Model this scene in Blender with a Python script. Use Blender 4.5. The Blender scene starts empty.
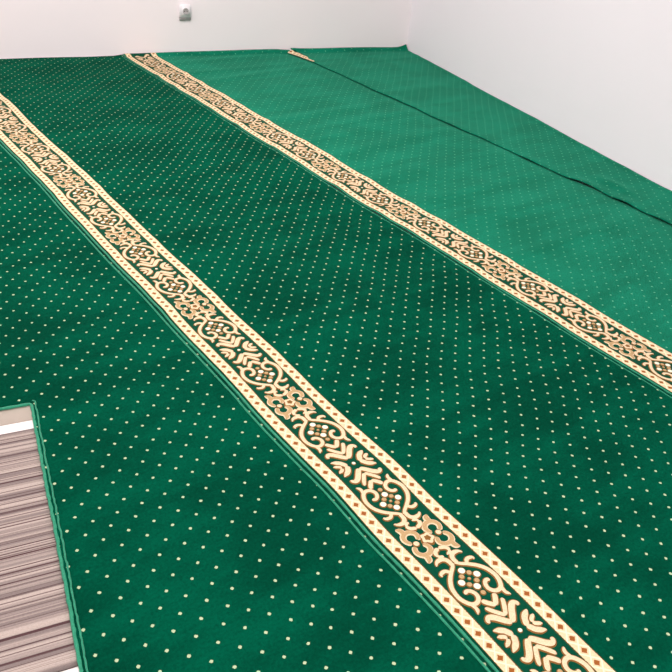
import bpy, bmesh, math, random
from mathutils import Vector, Matrix
random.seed(7)
S = bpy.context.scene
COL = S.collection

# ------------------------------------------------------------------ room frame
RY = -0.2059
RC, RS = math.cos(RY), math.sin(RY)
XR, YB = 3.2337, 5.6562            # right wall and back wall distances in the room's own axes
def room(a, b, z=0.0): return Vector((a*RC - b*RS, a*RS + b*RC, z))
def aof(x, y): return x*RC + y*RS
def bof(x, y): return -x*RS + y*RC

def sm(t):
    t = max(0.0, min(1.0, t)); return t*t*(3-2*t)
def g(t, c, s): return math.exp(-((t-c)/s)**2)

# ------------------------------------------------------------------ material helpers
def lin(c):
    return tuple((v/255/12.92 if v/255 <= .04045 else ((v/255+.055)/1.055)**2.4) for v in c) + (1,)
class NT:
    def __init__(s, name):
        s.m = bpy.data.materials.new(name); s.m.use_nodes = True
        s.t = s.m.node_tree; s.b = s.t.nodes['Principled BSDF']
    def n(s, typ, **k):
        o = s.t.nodes.new(typ)
        for a, v in k.items(): setattr(o, a, v)
        return o
    def l(s, a, b): s.t.links.new(a, b)
    def math(s, op, a, b=None, c=None, clamp=False):
        o = s.n('ShaderNodeMath', operation=op, use_clamp=clamp)
        for i, v in enumerate((a, b, c)):
            if v is None: continue
            if isinstance(v, (int, float)): o.inputs[i].default_value = v
            else: s.l(v, o.inputs[i])
        return o.outputs[0]
    def mix(s, f, a, b):
        o = s.n('ShaderNodeMix', data_type='RGBA')
        for sock, v in ((o.inputs[0], f), (o.inputs[6], a), (o.inputs[7], b)):
            if isinstance(v, (int, float, tuple)): sock.default_value = v
            else: s.l(v, sock)
        return o.outputs[2]
    def noise(s, vec, scale, detail=2, rough=.5):
        o = s.n('ShaderNodeTexNoise'); o.inputs['Scale'].default_value = scale
        o.inputs['Detail'].default_value = detail; o.inputs['Roughness'].default_value = rough
        s.l(vec, o.inputs['Vector']); return o.outputs['Fac']
    def ramp(s, f, lo, hi):
        o = s.n('ShaderNodeMapRange', interpolation_type='SMOOTHSTEP')
        s.l(f, o.inputs[0]); o.inputs[1].default_value = lo; o.inputs[2].default_value = hi
        return o.outputs[0]
    def uv(s):
        o = s.n('ShaderNodeUVMap', uv_map='UVMap'); return o.outputs[0]
    def sep(s, v):
        o = s.n('ShaderNodeSeparateXYZ'); s.l(v, o.inputs[0]); return o.outputs
    def bump(s, h, strength, dist):
        o = s.n('ShaderNodeBump'); o.inputs['Strength'].default_value = strength
        o.inputs['Distance'].default_value = dist; s.l(h, o.inputs['Height'])
        s.l(o.outputs[0], s.b.inputs['Normal'])
    def out(s, col, rough=.9, spec=.1, sheen=0, tint=None):
        if isinstance(col, tuple): s.b.inputs['Base Color'].default_value = col
        else: s.l(col, s.b.inputs['Base Color'])
        s.b.inputs['Roughness'].default_value = rough
        s.b.inputs['Specular IOR Level'].default_value = spec
        if sheen:
            s.b.inputs['Sheen Weight'].default_value = sheen
            s.b.inputs['Sheen Roughness'].default_value = .45
            s.b.inputs['Sheen Tint'].default_value = tint
        return s.m

DOTX, DOTY, DX0, DY0 = .0631, .0685, 1.307, .636
def pile_mat(name, dark, light, sheen, tint, dotc=None, dots=True):
    k = NT(name); uv = k.uv(); u = k.sep(uv)
    big = k.noise(uv, 3.2, 5, .62)
    st = k.n('ShaderNodeMapping'); st.inputs['Scale'].default_value = (.9, 5.5, 1); st.inputs['Rotation'].default_value = (0, 0, .06)
    k.l(uv, st.inputs['Vector'])
    streak = k.noise(st.outputs[0], 1.6, 4, .6)                # nap brushed across the roll
    big = k.ramp(k.math('ADD', k.math('MULTIPLY', big, .55), k.math('MULTIPLY', streak, .45)), .38, .62)
    fine = k.noise(uv, 130, 2, .7)
    base = k.mix(big, dark, light)
    f2 = k.math('MULTIPLY', k.math('SUBTRACT', fine, .5), .9)
    f2 = k.math('ADD', f2, 1.0)
    vm = k.n('ShaderNodeVectorMath', operation='SCALE'); k.l(base, vm.inputs[0]); k.l(f2, vm.inputs[3])
    col = vm.outputs[0]
    if dots:
        wob = k.n('ShaderNodeTexNoise'); wob.inputs['Scale'].default_value = 4.5; wob.inputs['Detail'].default_value = 3; k.l(uv, wob.inputs['Vector'])
        ws = k.sep(wob.outputs['Color'])
        X = k.math('DIVIDE', k.math('SUBTRACT', k.math('ADD', u[0], k.math('MULTIPLY_ADD', ws[0], .022, -.011)), DX0), DOTX)
        Y = k.math('DIVIDE', k.math('SUBTRACT', k.math('ADD', u[1], k.math('MULTIPLY_ADD', ws[1], .026, -.013)), DY0), DOTY)
        ds = []
        for off in (0, .5):
            fx = k.math('SUBTRACT', k.math('FRACT', k.math('ADD', X, .5+off)), .5)
            fy = k.math('SUBTRACT', k.math('FRACT', k.math('ADD', Y, .5+off)), .5)
            fx = k.math('ABSOLUTE', k.math('MULTIPLY', fx, DOTX)); fy = k.math('ABSOLUTE', k.math('MULTIPLY', fy, DOTY))
            # rounded lozenge-like tuft
            e = k.math('ADD', k.math('POWER', fx, 1.5), k.math('POWER', fy, 1.5))
            ds.append(k.math('POWER', e, 1/1.5))
        d = k.math('MINIMUM', ds[0], ds[1])
        d = k.math('ADD', d, k.math('MULTIPLY_ADD', k.noise(uv, 420, 1), .003, -.0015))
        m = k.ramp(d, .0047, .0034)
        col = k.mix(k.math('MULTIPLY', m, .92), col, dotc)
    k.bump(fine, .5, .0015)
    return k.out(col, .97, .02, sheen, tint)

GREEN_D, GREEN_L = lin((0, 60, 42)), lin((0, 78, 56))
M = {}
M['pile'] = pile_mat('green_pile', GREEN_D, GREEN_L, .08, lin((60, 220, 170)), lin((184, 202, 162)))
M['pile_nap'] = pile_mat('green_pile_against_nap', lin((6, 100, 74)), lin((12, 118, 90)), .30, lin((120, 225, 190)), lin((98, 172, 136)))

def band_mat(green_d, green_l):
    # uv: x = offset from stripe centre, y = distance along from the motif centre
    k = NT('woven_border'); uv = k.uv(); u = k.sep(uv)
    fine = k.noise(uv, 260, 2, .7)
    s = k.math('ABSOLUTE', u[0])
    side = k.math('GREATER_THAN', u[0], 0.0)
    ph = k.math('MULTIPLY_ADD', side, .0075-.0245, .0245)     # lozenges of the two bands are staggered
    P = .034289
    Y = k.math('DIVIDE', k.math('ADD', u[1], ph), P)
    fy = k.math('ABSOLUTE', k.math('MULTIPLY', k.math('SUBTRACT', k.math('FRACT', k.math('ADD', Y, .5)), .5), P))
    fs = k.math('ABSOLUTE', k.math('SUBTRACT', s, .0865))
    dia = k.math('ADD', fy, fs)
    jit = k.math('MULTIPLY_ADD', fine, .004, -.002)
    diaj = k.math('ADD', dia, jit)
    cream = k.mix(fine, lin((206, 172, 130)), lin((246, 224, 186)))
    lat = k.math('ABSOLUTE', k.math('SUBTRACT', k.math('ADD', fy, k.math('MULTIPLY', fs, 1.05)), .0168))
    lm = k.ramp(lat, .0030, .0012)
    cream = k.mix(lm, cream, lin((252, 234, 198)))
    loz = k.ramp(diaj, .0094, .0076)
    cream = k.mix(loz, cream, lin((150, 88, 42)))
    green = k.mix(fine, green_d, green_l)
    # outlines
    e = k.math('ABSOLUTE', k.math('SUBTRACT', k.math('ADD', s, jit), .0865))
    incream = k.ramp(e, .0176, .0160)
    inbrown = k.ramp(e, .0202, .0184)
    col = k.mix(inbrown, green, lin((96, 72, 34)))
    col = k.mix(incream, col, cream)
    k.bump(fine, .5, .0015)
    return k.out(col, .95, .05, .08, lin((230, 230, 200)))
M['band'] = band_mat(GREEN_D, GREEN_L)

def tuft_mat(name, a, b):
    k = NT(name); tc = k.n('ShaderNodeTexCoord').outputs['Object']
    f = k.noise(tc, 350, 2, .7); col = k.mix(f, lin(a), lin(b)); k.bump(f, .5, .001)
    return k.out(col, .95, .05, .08, (1, .95, .85, 1))
M['cream'] = tuft_mat('cream_tufts', (196, 160, 116), (252, 232, 200))
M['brown'] = tuft_mat('brown_tufts_and_shade', (92, 62, 26), (160, 112, 62))  # brown flower centres, and shade painted along the motif's sides
M['tan'] = tuft_mat('tan_tufts', (150, 114, 70), (212, 182, 138))
M['white'] = tuft_mat('white_tufts', (214, 216, 186), (250, 248, 226))

def cord_mat():
    k = NT('green_overlock_thread'); tc = k.n('ShaderNodeTexCoord').outputs['Object']
    f = k.noise(tc, 200, 2); return k.out(k.mix(f, lin((0, 100, 74)), lin((50, 160, 122))), .6, .3, .2, (.6, 1, .85, 1))
M['cord'] = cord_mat()
k = NT('carpet_backing'); M['back'] = k.out(lin((4, 72, 54)), .9, .1)

def wall_mat(name, c):
    k = NT(name); tc = k.n('ShaderNodeTexCoord').outputs['Object']
    f = k.noise(tc, 1.3, 3); k.bump(k.noise(tc, 60, 3), .05, .002)
    return k.out(k.mix(f, lin(tuple(v-3 for v in c)), lin(c)), .75, .25)
M['wall'] = wall_mat('white_wall_paint', (250, 240, 242))
M['wall_r'] = wall_mat('white_wall_paint_cool', (247, 240, 245))
k = NT('white_floor_tile'); tc = k.n('ShaderNodeTexCoord').outputs['Object']
M['tile'] = k.out(k.mix(k.noise(tc, 4, 3), lin((236, 226, 222)), lin((250, 242, 240))), .35, .5)
k = NT('beige_floor_shade'); tc = k.n('ShaderNodeTexCoord').outputs['Object']
M['floor_shade'] = k.out(k.mix(k.noise(tc, 12, 4), lin((156, 143, 131)), lin((178, 165, 153))), .5, .4)  # shade on the floor along the cut-out, put into colour

def mat_mat():
    k = NT('striped_woven_loops'); uv = k.uv(); u = k.sep(uv)
    c = k.n('ShaderNodeCombineXYZ'); k.l(u[1], c.inputs[1])
    lines = k.noise(c.outputs[0], 105, 2, .65)
    lines2 = k.noise(c.outputs[0], 190, 1, .5)
    c2 = k.n('ShaderNodeCombineXYZ'); k.l(k.math('MULTIPLY', u[0], .5), c2.inputs[0]); k.l(u[1], c2.inputs[1])
    grain = k.noise(c2.outputs[0], 420, 2, .8)
    base = k.mix(k.ramp(k.noise(c.outputs[0], 40, 2), .4, .6), lin((132, 118, 115)), lin((184, 168, 160)))
    m = k.ramp(lines, .46, .39); m2 = k.math('MULTIPLY', k.ramp(lines2, .43, .36), .8)
    mm = k.math('MAXIMUM', m, m2)
    col = k.mix(mm, base, lin((84, 60, 62)))
    g2 = k.math('MULTIPLY_ADD', grain, .7, .65)
    vm = k.n('ShaderNodeVectorMath', operation='SCALE'); k.l(col, vm.inputs[0]); k.l(g2, vm.inputs[3])
    k.bump(k.math('SUBTRACT', grain, k.math('MULTIPLY', mm, .8)), .6, .002)
    return k.out(vm.outputs[0], .9, .1)
M['mat'] = mat_mat()

# ------------------------------------------------------------------ objects
def link(o, parent=None):
    COL.objects.link(o)
    if parent: o.parent = parent
    return o
def obj(name, bm, mats, parent=None, smooth=True):
    me = bpy.data.meshes.new(name); bm.to_mesh(me); bm.free()
    for m in (mats if isinstance(mats, (list, tuple)) else [mats]): me.materials.append(m)
    if smooth:
        for p in me.polygons: p.use_smooth = True
    return link(bpy.data.objects.new(name, me), parent)
def box(bm, x0, x1, y0, y1, z0, z1, f=lambda p: p):
    vs = [bm.verts.new(f(Vector((x, y, z)))) for z in (z0, z1) for y in (y0, y1) for x in (x0, x1)]
    for q in ((0, 2, 3, 1), (4, 5, 7, 6), (0, 1, 5, 4), (2, 6, 7, 3), (0, 4, 6, 2), (1, 3, 7, 5)):
        bm.faces.new([vs[i] for i in q])
    return vs
def struct(o): o['kind'] = 'structure'; return o

# ---- setting
rf = lambda p: room(p.x, p.y, p.z)
bm = bmesh.new(); box(bm, -4, XR+.15, -2.5, YB+.15, -.1, 0, rf); struct(obj('floor', bm, M['tile'], smooth=False))
bm = bmesh.new(); box(bm, -4, XR+.15, YB, YB+.15, 0, 2.9, rf); struct(obj('wall_back', bm, M['wall'], smooth=False))
bm = bmesh.new(); box(bm, XR, XR+.15, -2.5, YB, 0, 2.9, rf); struct(obj('wall_right', bm, M['wall_r'], smooth=False))
bm = bmesh.new(); box(bm, -4, XR+.15, -2.5, YB+.15, 2.9, 3.0, rf); struct(obj('ceiling', bm, M['wall'], smooth=False))

# ------------------------------------------------------------------ carpet rolls
V1, W, HS = 1.0557, 1.1997, .1053
EA, EB, EC, ED = -.27, V1-HS-.012, V1+W-HS-.010, 3.358      # left edges of rolls
T = .007

def rnd_bumps(seed, n, y0, y1, amin, amax):
    r = random.Random(seed)
    return [(y0 + (y1-y0)*(i+.5+r.uniform(-.35, .35))/n, r.uniform(.035, .075), r.uniform(amin, amax), r.uniform(-.06, .12), r.uniform(-.3, 1.3), r.uniform(.35, .9)) for i in range(n)]
WR = {'A': rnd_bumps(3, 10, 2.0, 5.6, .001, .005),
      'B': rnd_bumps(5, 17, 1.6, 5.4, .003, .008) ,
      'C': rnd_bumps(8, 15, 1.4, 5.2, .003, .007),
      'D': rnd_bumps(11, 8, 1.8, 4.9, .001, .004)}
X0 = {'A': EA, 'B': EB, 'C': EC, 'D': ED-.012}
def dx(r, y):
    d = .0022*math.sin(y*5.1+ord(r)) + .0014*math.sin(y*11.7+2*ord(r))
    if r == 'B': d += .004*g(y, 3.66, .10) - .003*g(y, 4.02, .16) + .003*g(y, 1.15, .09) - .002*g(y, .95, .07) + .002*g(y, 1.62, .06)
    if r == 'C': d += .006*g(y, 3.3, .12) - .005*g(y, 2.6, .12) + .004*g(y, 4.3, .1)
    return d
def ywall(x): return (YB + x*RS)/RC          # y of the back wall at x
LIFT = [(0, -.002), (1.9, -.001), (2.08, .003), (2.15, .013), (2.4, .017), (3.3, .027), (3.8, .024), (4.18, .020), (4.24, .022), (4.33, .042), (5, .042)]
def interp(x, tab):
    for (a, va), (b, vb) in zip(tab, tab[1:]):
        if x <= b: return va+(vb-va)*max(0, (x-a)/(b-a))
    return tab[-1][1]
def surf(r, x, y):
    """top of the carpet at flat position x, y"""
    z = .0095
    tx = (x-X0[r])/1.2
    fade = sm((1.195-(x-X0[r]))/.12) if r in 'ABC' else sm((x-X0[r])/.12)
    for (c, s, a, tilt, cx, sx) in WR[r]:
        yy = y - tilt*(x-X0[r])
        z += a*g(yy, c, s)*(.25+.75*g(tx, cx, sx))*fade
    z += .0009*math.sin(x*9+y*3.3)+.0009*math.sin(y*7.3-x*4)
    z += .0025*g(x, X0[r]+.02, .05)*(.6+.4*math.sin(y*4.2+ord(r)))     # selvedge stands slightly proud
    nxt = {'A': 'B', 'B': 'C'}.get(r)
    X = x + dx(r, y)*(1 if r in 'BC' else .3)
    if nxt:                                   # neighbouring edges follow one another
        q = sm((x-(X0[nxt]-.25))/.25); X = x + (X-x)*(1-q) + dx(nxt, y)*q
    if r == 'C':                              # right-hand edge dips under the next roll
        e = sm((x-(ED-.08))/.08)
        z -= e*.0050
        X -= sm((x-(ED-.4))/.4)*.035*sm((y-4.70)/.4)
        X += e*.003*math.sin(y*9)
    if r == 'D':                              # its left edge buckles off the floor
        e = 1-sm((x-X0['D'])/.10)
        z += (.0012+.0012*math.sin(y*6.1)*math.sin(y*13.7))*(1-sm((x-X0['D'])/.2)) + e*(.009*g(y, 2.30, .07)+.008*g(y, 2.03, .06)+.006*g(y, 1.83, .05)+.005*g(y, 2.66, .06)+.004*g(y, 3.25, .07)+.003*g(y, 3.8, .07))
        X += e*(.010*g(y, 2.2, .07)-.006*g(y, 2.42, .08) + .004*math.sin(y*9) + .003*math.sin(y*23))
        z += .012*g(x, 3.50, .04)*g(y-.8*(x-3.5), 2.20, .10)
    # the cut end rides up the back wall
    yw = ywall(X)
    t = sm((y-(yw-.06))/.05)
    z += t*interp(X, LIFT)
    # roll against the right wall
    if r == 'D': z += .006*sm((aof(X, y)-(XR-.06))/.06)
    return Vector((X, y, z))

def grid(x0, x1, y0, y1, step):
    bm = bmesh.new(); nx = max(1, int(round((x1-x0)/step))); ny = max(1, int(round((y1-y0)/step)))
    rows = [[bm.verts.new((x0+(x1-x0)*i/nx, y0+(y1-y0)*j/ny, 0)) for i in range(nx+1)] for j in range(ny+1)]
    for j in range(ny):
        for i in range(nx):
            bm.faces.new((rows[j][i], rows[j][i+1], rows[j+1][i+1], rows[j+1][i]))
    return bm
def cut(bm, co, no):
    """keep the side opposite to the normal"""
    bmesh.ops.bisect_plane(bm, geom=bm.verts[:]+bm.edges[:]+bm.faces[:], plane_co=co, plane_no=no, clear_outer=True)
NA, NB = Vector((RC, RS, 0)), Vector((-RS, RC, 0))
def finish(bm, r, mat, name, parent, thick=T):
    uvl = bm.loops.layers.uv.new('UVMap')
    for f in bm.faces:
        for l in f.loops: l[uvl].uv = (l.vert.co.x, l.vert.co.y)
    for v in bm.verts: v.co = surf(r, v.co.x, v.co.y)
    bmesh.ops.recalc_face_normals(bm, faces=bm.faces)
    if sum(f.normal.z for f in bm.faces) < 0: bmesh.ops.reverse_faces(bm, faces=bm.faces)
    o = obj(name, bm, [mat, M['back']], parent)
    s = o.modifiers.new('thickness', 'SOLIDIFY'); s.thickness = thick; s.offset = -1; s.material_offset_rim = 1; s.material_offset = 1
    return o
def tube(path, rad, name, mat, parent, seg=8):
    bm = bmesh.new(); prev = None; n = len(path)
    for i, p in enumerate(path):
        d = (path[min(i+1, n-1)]-path[max(i-1, 0)]).normalized()
        a = d.cross(Vector((0, 0, 1))).normalized(); b = a.cross(d)
        rr = rad*(1+.10*math.sin(i*1.7))
        ring = [bm.verts.new(p + a*rr*math.cos(t*2*math.pi/seg) + b*rr*math.sin(t*2*math.pi/seg)) for t in range(seg)]
        if prev:
            for t in range(seg): bm.faces.new((prev[t], prev[(t+1) % seg], ring[(t+1) % seg], ring[t]))
        else: bm.faces.new(ring[::-1])
        prev = ring
    bm.faces.new(prev)
    return obj(name, bm, mat, parent)
def carpet(name_label):
    o = bpy.data.objects.new('carpet_roll', None); COL.objects.link(o)
    o['label'] = name_label; o['category'] = 'carpet'; o['group'] = 'green prayer carpet rolls laid side by side'
    return o
BACK_GAP = .012
def edge_path(r, x, y0, y1, off=0, dz=-.004, step=.012):
    n = int((y1-y0)/step); return [surf(r, x, y0+(y1-y0)*i/n)+Vector((off, 0, dz)) for i in range(n+1)]

# ---- carved border motif: one quarter, millimetres (u along the roll, v across), mirrored about both axes
def cr(pts, n=5):
    P = [Vector(p) for p in pts]; out = []
    for i in range(len(P)-1):
        a = P[i-1] if i else P[0]*2-P[1]; b, c = P[i], P[i+1]
        d = P[i+2] if i+2 < len(P) else P[-1]*2-P[-2]
        for t in range(n):
            t /= n
            out.append(.5*((2*b)+(c-a)*t+(2*a-5*b+4*c-d)*t*t+(3*b-a-3*c+d)*t**3))
    out.append(P[-1]); return out
STROKES = [   # (points, width, tip width factors, colour)
    ([(24, 0), (30, 7), (38, 14), (48, 22), (56, 30), (60, 39), (55, 46), (49, 44)], 15.5, (.9, .6), 1),
    ([(0, 21), (7, 26), (17, 32), (24, 41), (31, 54)], 14.5, (1, .35), 1),
    ([(0, 40), (6, 43), (10, 49), (14, 58)], 10, (1, .35), 1),
    ([(45, 0), (56, 9), (70, 19), (84, 27)], 11, (.9, .8), 1),
    ([(76, 0), (84, 7), (94, 15), (103, 20)], 12.5, (.9, .9), 1),
    ([(135, 40), (139, 31), (133, 22), (121, 18), (109, 23), (103, 34), (106, 46), (118, 55), (134, 60), (150, 59), (166, 54), (183, 42), (197, 26), (208, 11), (219, 2)], 11, (.9, .8), 1),
    ([(106, 49), (98, 46), (89, 46), (79, 53)], 9, (.9, .35), 1),
    ([(196, 27), (204, 30), (209, 38), (206, 50), (199, 51)], 10, (.9, .5), 1),
    ([(211, 9), (222, 7), (233, 10), (240, 20), (238, 34), (230, 42)], 12, (.9, .4), 1),
    ([(251, 20), (260, 18), (266, 12), (270, 0)], 11, (.8, 1), 1),
    ([(244, 5), (247, 15), (254, 20)], 8, (.7, .8), 1),
    ([(302, 44), (297, 51), (285, 54), (274, 48), (269, 37), (272, 24), (282, 16), (294, 18), (299, 24)], 11, (.8, .8), 3),
    ([(272, 42), (264, 42), (257, 42), (247, 51)], 12, (1, .3), 3),
]
DOTS = [((163, 24.5), 9.2, 4), ((150, 11.8), 6.8, 3), ((176, 11.8), 6.8, 3), ((308.6, 36), 8, 1)]
AXDOTS = [((137, 0), 9.2, 4), ((189, 0), 9.2, 4), ((163, 0), 4.2, 3), ((117, 0), 6.5, 3)]
def ribbon(bm, at, pts, w, caps, mi):
    c = cr(pts, 4); n = len(c); rows = []
    L = [0]
    for i in range(1, n): L.append(L[-1]+(c[i]-c[i-1]).length)
    tot = L[-1]
    for i in range(n):
        d = (c[min(i+1, n-1)]-c[max(i-1, 0)]).normalized(); nn = Vector((-d.y, d.x))
        s = L[i]/tot; taper = caps[0]*(1-s)+caps[1]*s
        if s < .5: taper = caps[0]+(1-caps[0])*sm(s/.35)
        else: taper = caps[1]+(1-caps[1])*sm((1-s)/.35)
        h = w*1.22/2*taper
        e = min(L[i], tot-L[i]); cap = math.sqrt(max(0, 1-(1-min(1, e/(h*.9)))**2)); cap = max(cap, .25)
        h *= cap
        rows.append([bm.verts.new(at(c[i]+nn*(h+1.6)*q if abs(q) == 1 else c[i]+nn*h*q, z)) for q, z in ((-1, .0002), (-.8, .0019*cap+.0003), (0, .0030*cap), (.8, .0019*cap+.0003), (1, .0002))])
    for a, b in zip(rows, rows[1:]):
        for j in range(4):
            f = bm.faces.new((a[j], a[j+1], b[j+1], b[j])); f.material_index = (1 if mi == 3 else 2) if j in (0, 3) else mi  # brown side faces paint the shade beside each raised stroke
    for r in (rows[0], rows[-1]):
        f = bm.faces.new(r); f.material_index = 2
def disc(bm, at, c, rad, mi, petals=0, hole=None):
    N = 30 if petals else 20; c = Vector(c)
    rr = lambda t: rad*(1+(.13*math.cos(petals*t) if petals else 0))
    rings = []
    for q, z in ((1.18, .0002), (.9, .0022), (.45, .0028)):
        rings.append([bm.verts.new(at(c+Vector((math.cos(t), math.sin(t)))*rr(t)*q, z)) for t in [2*math.pi*i/N for i in range(N)]])
    for j in range(2):
        for i in range(N):
            f = bm.faces.new((rings[j][i], rings[j][(i+1) % N], rings[j+1][(i+1) % N], rings[j+1][i])); f.material_index = 2 if j == 0 else mi
    top = bm.verts.new(at(c, .0028 if hole is None else .001))
    for i in range(N):
        f = bm.faces.new((rings[2][i], rings[2][(i+1) % N], top)); f.material_index = mi if hole is None else hole
def border(r, xc, yx, y0, parent, xclip=None):
    """woven border band with its carved motif; yx = y of one big cross"""
    H = .30857
    y1 = ywall(xc)-.02
    bm = grid(-HS-.001, HS+.001, y0, 5.9, .0125) if False else bmesh.new()
    nx = 16; ys = []; y = y0
    while y < 5.9: ys.append(y); y += .0125
    rows = [[bm.verts.new((xc+(-HS+2*HS*i/nx), yy, 0)) for i in range(nx+1)] for yy in ys]
    for j in range(len(ys)-1):
        for i in range(nx): bm.faces.new((rows[j][i], rows[j][i+1], rows[j+1][i+1], rows[j+1][i]))
    cut(bm, room(0, YB-BACK_GAP-.001), NB)
    uvl = bm.loops.layers.uv.new('UVMap')
    for f in bm.faces:
        for l in f.loops: l[uvl].uv = (l.vert.co.x-xc, l.vert.co.y-yx)
    for v in bm.verts: v.co = surf(r, v.co.x, v.co.y)+Vector((0, 0, .0012))
    for f in bm.faces:
        if f.normal.z < 0: f.normal_flip()
    k0, k1 = int(math.floor((y0-yx)/(2*H)))-1, int(math.ceil((6-yx)/(2*H)))+1
    for kk in range(k0, k1+1):
        cy = yx+kk*2*H
        for su in (1, -1):
            for sv in (1, -1):
                def at(p, z, cy=cy, su=su, sv=sv):
                    return surf(r, xc+sv*p[1]/1000, cy-su*p[0]/1000)+Vector((0, 0, .0012+z))
                ymid = cy-su*.154
                if ymid-.16 < y0 : continue
                lim = ywall(xc)-.03
                def ok(pts): return all(bof(xc+sv*p[1]/1000, cy-su*p[0]/1000) < YB-.03 for p in pts)
                for pts, w, caps, mi in STROKES:
                    if ok(pts): ribbon(bm, at, pts, w, caps, mi)
                for c, rad, mi in DOTS:
                    if c[0] > 300 and su < 0: continue
                    if ok([c]): disc(bm, at, c, rad, mi)
                if sv == 1:
                    for c, rad, mi in AXDOTS:
                        if ok([c]): disc(bm, at, c, rad, mi)
                    if su == 1:
                        if ok([(0, 0)]): disc(bm, at, (0, 0), 5.5, 4)
                        if ok([(308.6, 0)]): disc(bm, at, (308.6, 0), 18, 1, 5, 2)
    return obj('border_band', bm, [M['band'], M['cream'], M['brown'], M['tan'], M['white']], parent)

Y0 = -.3
# roll A, with the cut-out round the door mat
NX, NY1, NY0 = .0235, 1.919, 1.012
rA = carpet('green dotted carpet roll with the square cut-out around the striped mat')
bmA = bmesh.new()
def addgrid(dst, cuts):
    b = grid(EA, EB-.002, Y0, 6.0, .02)
    for co, no in cuts: cut(b, co, no)
    me = bpy.data.meshes.new('tmp'); b.to_mesh(me); b.free(); dst.from_mesh(me); bpy.data.meshes.remove(me)
addgrid(bmA, [(room(0, YB-BACK_GAP), NB), (room(0, NY1), -NB)])
addgrid(bmA, [(room(0, NY1), NB), (room(0, NY0), -NB), (room(NX, 0), -NA)])
addgrid(bmA, [(room(0, NY0), NB)])
bmesh.ops.remove_doubles(bmA, verts=bmA.verts, dist=.0004)
finish(bmA, 'A', M['pile'], 'pile', rA)
def sp(r, p, dz=-.003): return surf(r, p.x, p.y)+Vector((0, 0, dz))
def poly(r, pts, step=.01, dz=-.003, wob=.0012):
    out = []
    for i in range(len(pts)-1):
        a, b = pts[i], pts[i+1]; n = max(1, int((b-a).length/step))
        for j in range(n): out.append(sp(r, a.lerp(b, j/n)+Vector((random.uniform(-wob, wob), 0, 0)), dz))
    out.append(sp(r, pts[-1], dz)); return out
tube(edge_path('A', EB-.012, Y0, ywall(EB)-.015, .0, .0008), .0030, 'edge_binding', M['cord'], rA)
for off, rad, dz in ((0, .0046, -.003), (.010, .0022, .0004)):
    c1 = [room(-.42, NY1+off), room(NX+off-.006, NY1+off), room(NX+off, NY1+off-.006), room(NX+off, NY0+.006-off), room(NX+off-.008, NY0-off), room(-.30, NY0-off)]
    if off: c1 = c1[1:4]
    tube(poly('A', c1, dz=dz), rad, 'cutout_binding' if not off else 'binding_stitch', M['cord'], rA)

# roll B
rB = carpet('green dotted carpet roll with the nearer, larger gold floral border')
bm = grid(EB, EC-.002, Y0, 6.0, .02); cut(bm, room(0, YB-BACK_GAP), NB)
finish(bm, 'B', M['pile'], 'pile', rB)
border('B', V1, 2.4327, Y0+.05, rB)
tube(edge_path('B', EB+.003, Y0, ywall(EB)-.02, 0, -.0005), .0038, 'edge_binding', M['cord'], rB)
tube(edge_path('B', EC-.011, Y0, ywall(EC)-.02, .0, -.001), .0022, 'edge_binding', M['cord'], rB)

# roll C
rC = carpet('pale green dotted carpet roll with the farther gold floral border')
bm = grid(EC, ED+.012, Y0, 6.0, .02); cut(bm, room(0, YB-BACK_GAP), NB)
cut(bm, room(XR-.02, 0), NA)
finish(bm, 'C', M['pile_nap'], 'pile', rC, .0042)
border('C', V1+W, 2.1167, Y0+.05, rC)
tube(edge_path('C', EC+.003, Y0, ywall(EC)-.02, 0, -.0015), .0030, 'edge_binding', M['cord'], rC)

# roll D, along the right wall, its border tucked under roll C except for a sliver by the back wall
rD = carpet('plain green dotted carpet strip along the right wall beyond the dark seam')
bm = grid(ED-.012, 4.6, .6, 6.0, .02)
cut(bm, room(0, YB-BACK_GAP), NB); cut(bm, room(XR-.012, 0), NA)
finish(bm, 'D', M['pile_nap'], 'pile', rD, .0035)
bm = bmesh.new(); uvl = bm.loops.layers.uv.new('UVMap'); prev = None
N = 40
for i in range(N+1):
    t = i/N; y = 4.76+(ywall(3.44)-.02-4.76)*t
    xl = surf('C', ED, min(y, ywall(3.33)-.02)).x-.012-.018*t*t; wd = .060*sm(t*1.1+.05)+.014
    wd += .006*math.sin(t*17)
    row = []
    for j in range(7):
        x = xl+.006+wd*j/6; yy = min(y, ywall(x)-.015)
        p = surf('D', x, yy); p.z += .003 + .005*math.sin(math.pi*j/6)*t
        row.append((bm.verts.new(p), (.0865-.017+.052*j/6*(.5+.5*t), y-4.80)))
    if prev:
        for j in range(6):
            q = (prev[j], prev[j+1], row[j+1], row[j]); f = bm.faces.new([a[0] for a in q])
            for l, a in zip(f.loops, q): l[uvl].uv = a[1]
    prev = row
obj('border_band', bm, [M['band']], rD)

# ------------------------------------------------------------------ beige strip painting shade by the carpet edge, and striped mat in the cut-out
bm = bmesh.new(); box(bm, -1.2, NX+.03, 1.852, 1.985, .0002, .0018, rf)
struct(obj('shade_strip_1', bm, M['floor_shade'], smooth=False))  # thin beige sheet standing in for the shaded floor at the carpet edge
bm = bmesh.new()
MA0, MA1, MB0, MB1 = -.85, NX+.006, 1.037, 1.812
nx, ny = 30, 60
uvl = bm.loops.layers.uv.new('UVMap')
rows = []
for j in range(ny+1):
    rows.append([])
    for i in range(nx+1):
        a = MA0+(MA1-MA0)*i/nx; b = MB0+(MB1-MB0)*j/ny + .012*(a-MA1)*0
        e = min(j, ny-j, 1)
        rows[-1].append((bm.verts.new(room(a, b, .0042 if e else .0022)), (a, b)))
for j in range(ny):
    for i in range(nx):
        q = (rows[j][i], rows[j][i+1], rows[j+1][i+1], rows[j+1][i]); f = bm.faces.new([x[0] for x in q])
        for l, x in zip(f.loops, q): l[uvl].uv = x[1]
o = obj('floor_mat', bm, M['mat'])
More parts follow.
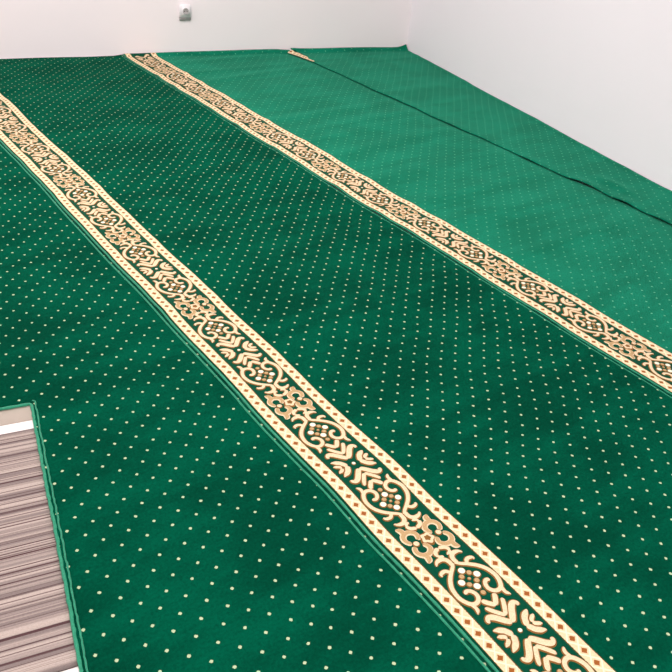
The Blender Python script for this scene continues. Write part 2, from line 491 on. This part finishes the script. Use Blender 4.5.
s = o.modifiers.new('thickness', 'SOLIDIFY'); s.thickness = .002; s.offset = -1
o['label'] = 'striped greyish-brown floor mat lying in the carpet cut-out'; o['category'] = 'mat'

# ------------------------------------------------------------------ wall socket
SA, SZ = 1.449, .302
ws = bpy.data.objects.new('wall_socket', None); COL.objects.link(ws)
ws.location = room(SA, YB, SZ); ws.rotation_euler = (0, 0, RY)
ws['label'] = 'white square wall socket on the back wall above the carpet'; ws['category'] = 'socket'
k = NT('white_plastic'); M['plastic'] = k.out(lin((250, 244, 247)), .45, .4)
k = NT('grey_plastic'); M['greyp'] = k.out(lin((178, 172, 172)), .5, .4)
k = NT('socket_hole'); M['hole'] = k.out(lin((30, 28, 28)), .8, .1)
k = NT('contact_metal'); M['metal'] = k.out(lin((150, 150, 150)), .3, .5); k.b.inputs['Metallic'].default_value = 1
bm = bmesh.new(); box(bm, -.041, .041, -.030, -.0005, -.041, .041); 
bmesh.ops.bevel(bm, geom=bm.edges[:], offset=.006, segments=3, affect='EDGES')
obj('housing', bm, M['plastic'], ws)
bm = bmesh.new(); box(bm, -.041, .041, -.014, -.0005, -.066, -.0408)
bmesh.ops.bevel(bm, geom=bm.edges[:], offset=.004, segments=2, affect='EDGES')
obj('grey_strip', bm, M['greyp'], ws)['label'] = 'grey strip under the white socket'  # shallow grey strip directly below the housing
bm = bmesh.new(); box(bm, -.034, .034, -.0345, -.0302, -.034, .034)
bmesh.ops.bevel(bm, geom=bm.edges[:], offset=.002, segments=2, affect='EDGES'); obj('cover_plate', bm, M['plastic'], ws)
def ringmesh(prof, seg=32):
    bm = bmesh.new(); prev = None
    rr = [[bm.verts.new((r*math.cos(2*math.pi*i/seg), y, r*math.sin(2*math.pi*i/seg))) for i in range(seg)] for r, y in prof]
    for a, b in zip(rr, rr[1:]):
        for i in range(seg): bm.faces.new((a[i], a[(i+1) % seg], b[(i+1) % seg], b[i]))
    bm.faces.new(rr[-1]); bmesh.ops.recalc_face_normals(bm, faces=bm.faces); return bm
obj('round_recess', ringmesh([(.021, -.0346), (.021, -.0362), (.0188, -.0362), (.0178, -.0352)]), M['greyp'], ws)
for s in (-1, 1):
    b = ringmesh([(.0034, -.0353), (.0034, -.0362), (.0020, -.0362)], 16)
    for v in b.verts: v.co.x += s*.0085
    obj('pin_hole', b, M['hole'], ws)
    b = bmesh.new(); box(b, -.003, .003, -.0374, -.0353, s*.0155-.0015, s*.0155+.0015); obj('earth_clip', b, M['metal'], ws)

# ------------------------------------------------------------------ light
def lamp(a, b, z, sx, sy, e, col=(1, .98, .96)):
    l = bpy.data.lights.new('ceiling_lamp', 'AREA'); l.shape = 'RECTANGLE'; l.size = sx; l.size_y = sy; l.energy = e; l.color = col
    o = bpy.data.objects.new('ceiling_lamp', l); COL.objects.link(o); o.location = room(a, b, z); o.rotation_euler = (0, 0, RY)
    return o
lamp(.6, 3.6, 2.86, 1.2, .3, 66)
lamp(.6, .6, 2.86, 1.2, .3, 46)
w = bpy.data.worlds.new('world'); S.world = w; w.use_nodes = True
w.node_tree.nodes['Background'].inputs[0].default_value = (1, .975, .97, 1)
w.node_tree.nodes['Background'].inputs[1].default_value = 1.46

# ------------------------------------------------------------------ camera
F, PIT, ROLL, YAW = 784.14, .5748, .0962, .6735
fw = Vector((math.sin(YAW)*math.cos(PIT), math.cos(YAW)*math.cos(PIT), -math.sin(PIT)))
r_ = fw.cross(Vector((0, 0, 1))).normalized(); u_ = r_.cross(fw)
r2 = math.cos(ROLL)*r_+math.sin(ROLL)*u_; u2 = -math.sin(ROLL)*r_+math.cos(ROLL)*u_
cd = bpy.data.cameras.new('camera'); cd.sensor_width = 36; cd.sensor_fit = 'HORIZONTAL'; cd.lens = F*36/672
cd.clip_start = .01
cam = bpy.data.objects.new('camera', cd); COL.objects.link(cam)
mw = Matrix((r2, u2, -fw)).transposed().to_4x4(); mw.translation = Vector((0, 0, 1.44+.010)); cam.matrix_world = mw
S.camera = cam
S.view_settings.view_transform = 'Standard'; S.view_settings.look = 'None'
S.view_settings.exposure = 0.0; S.view_settings.gamma = 1; S.view_settings.use_curve_mapping = False
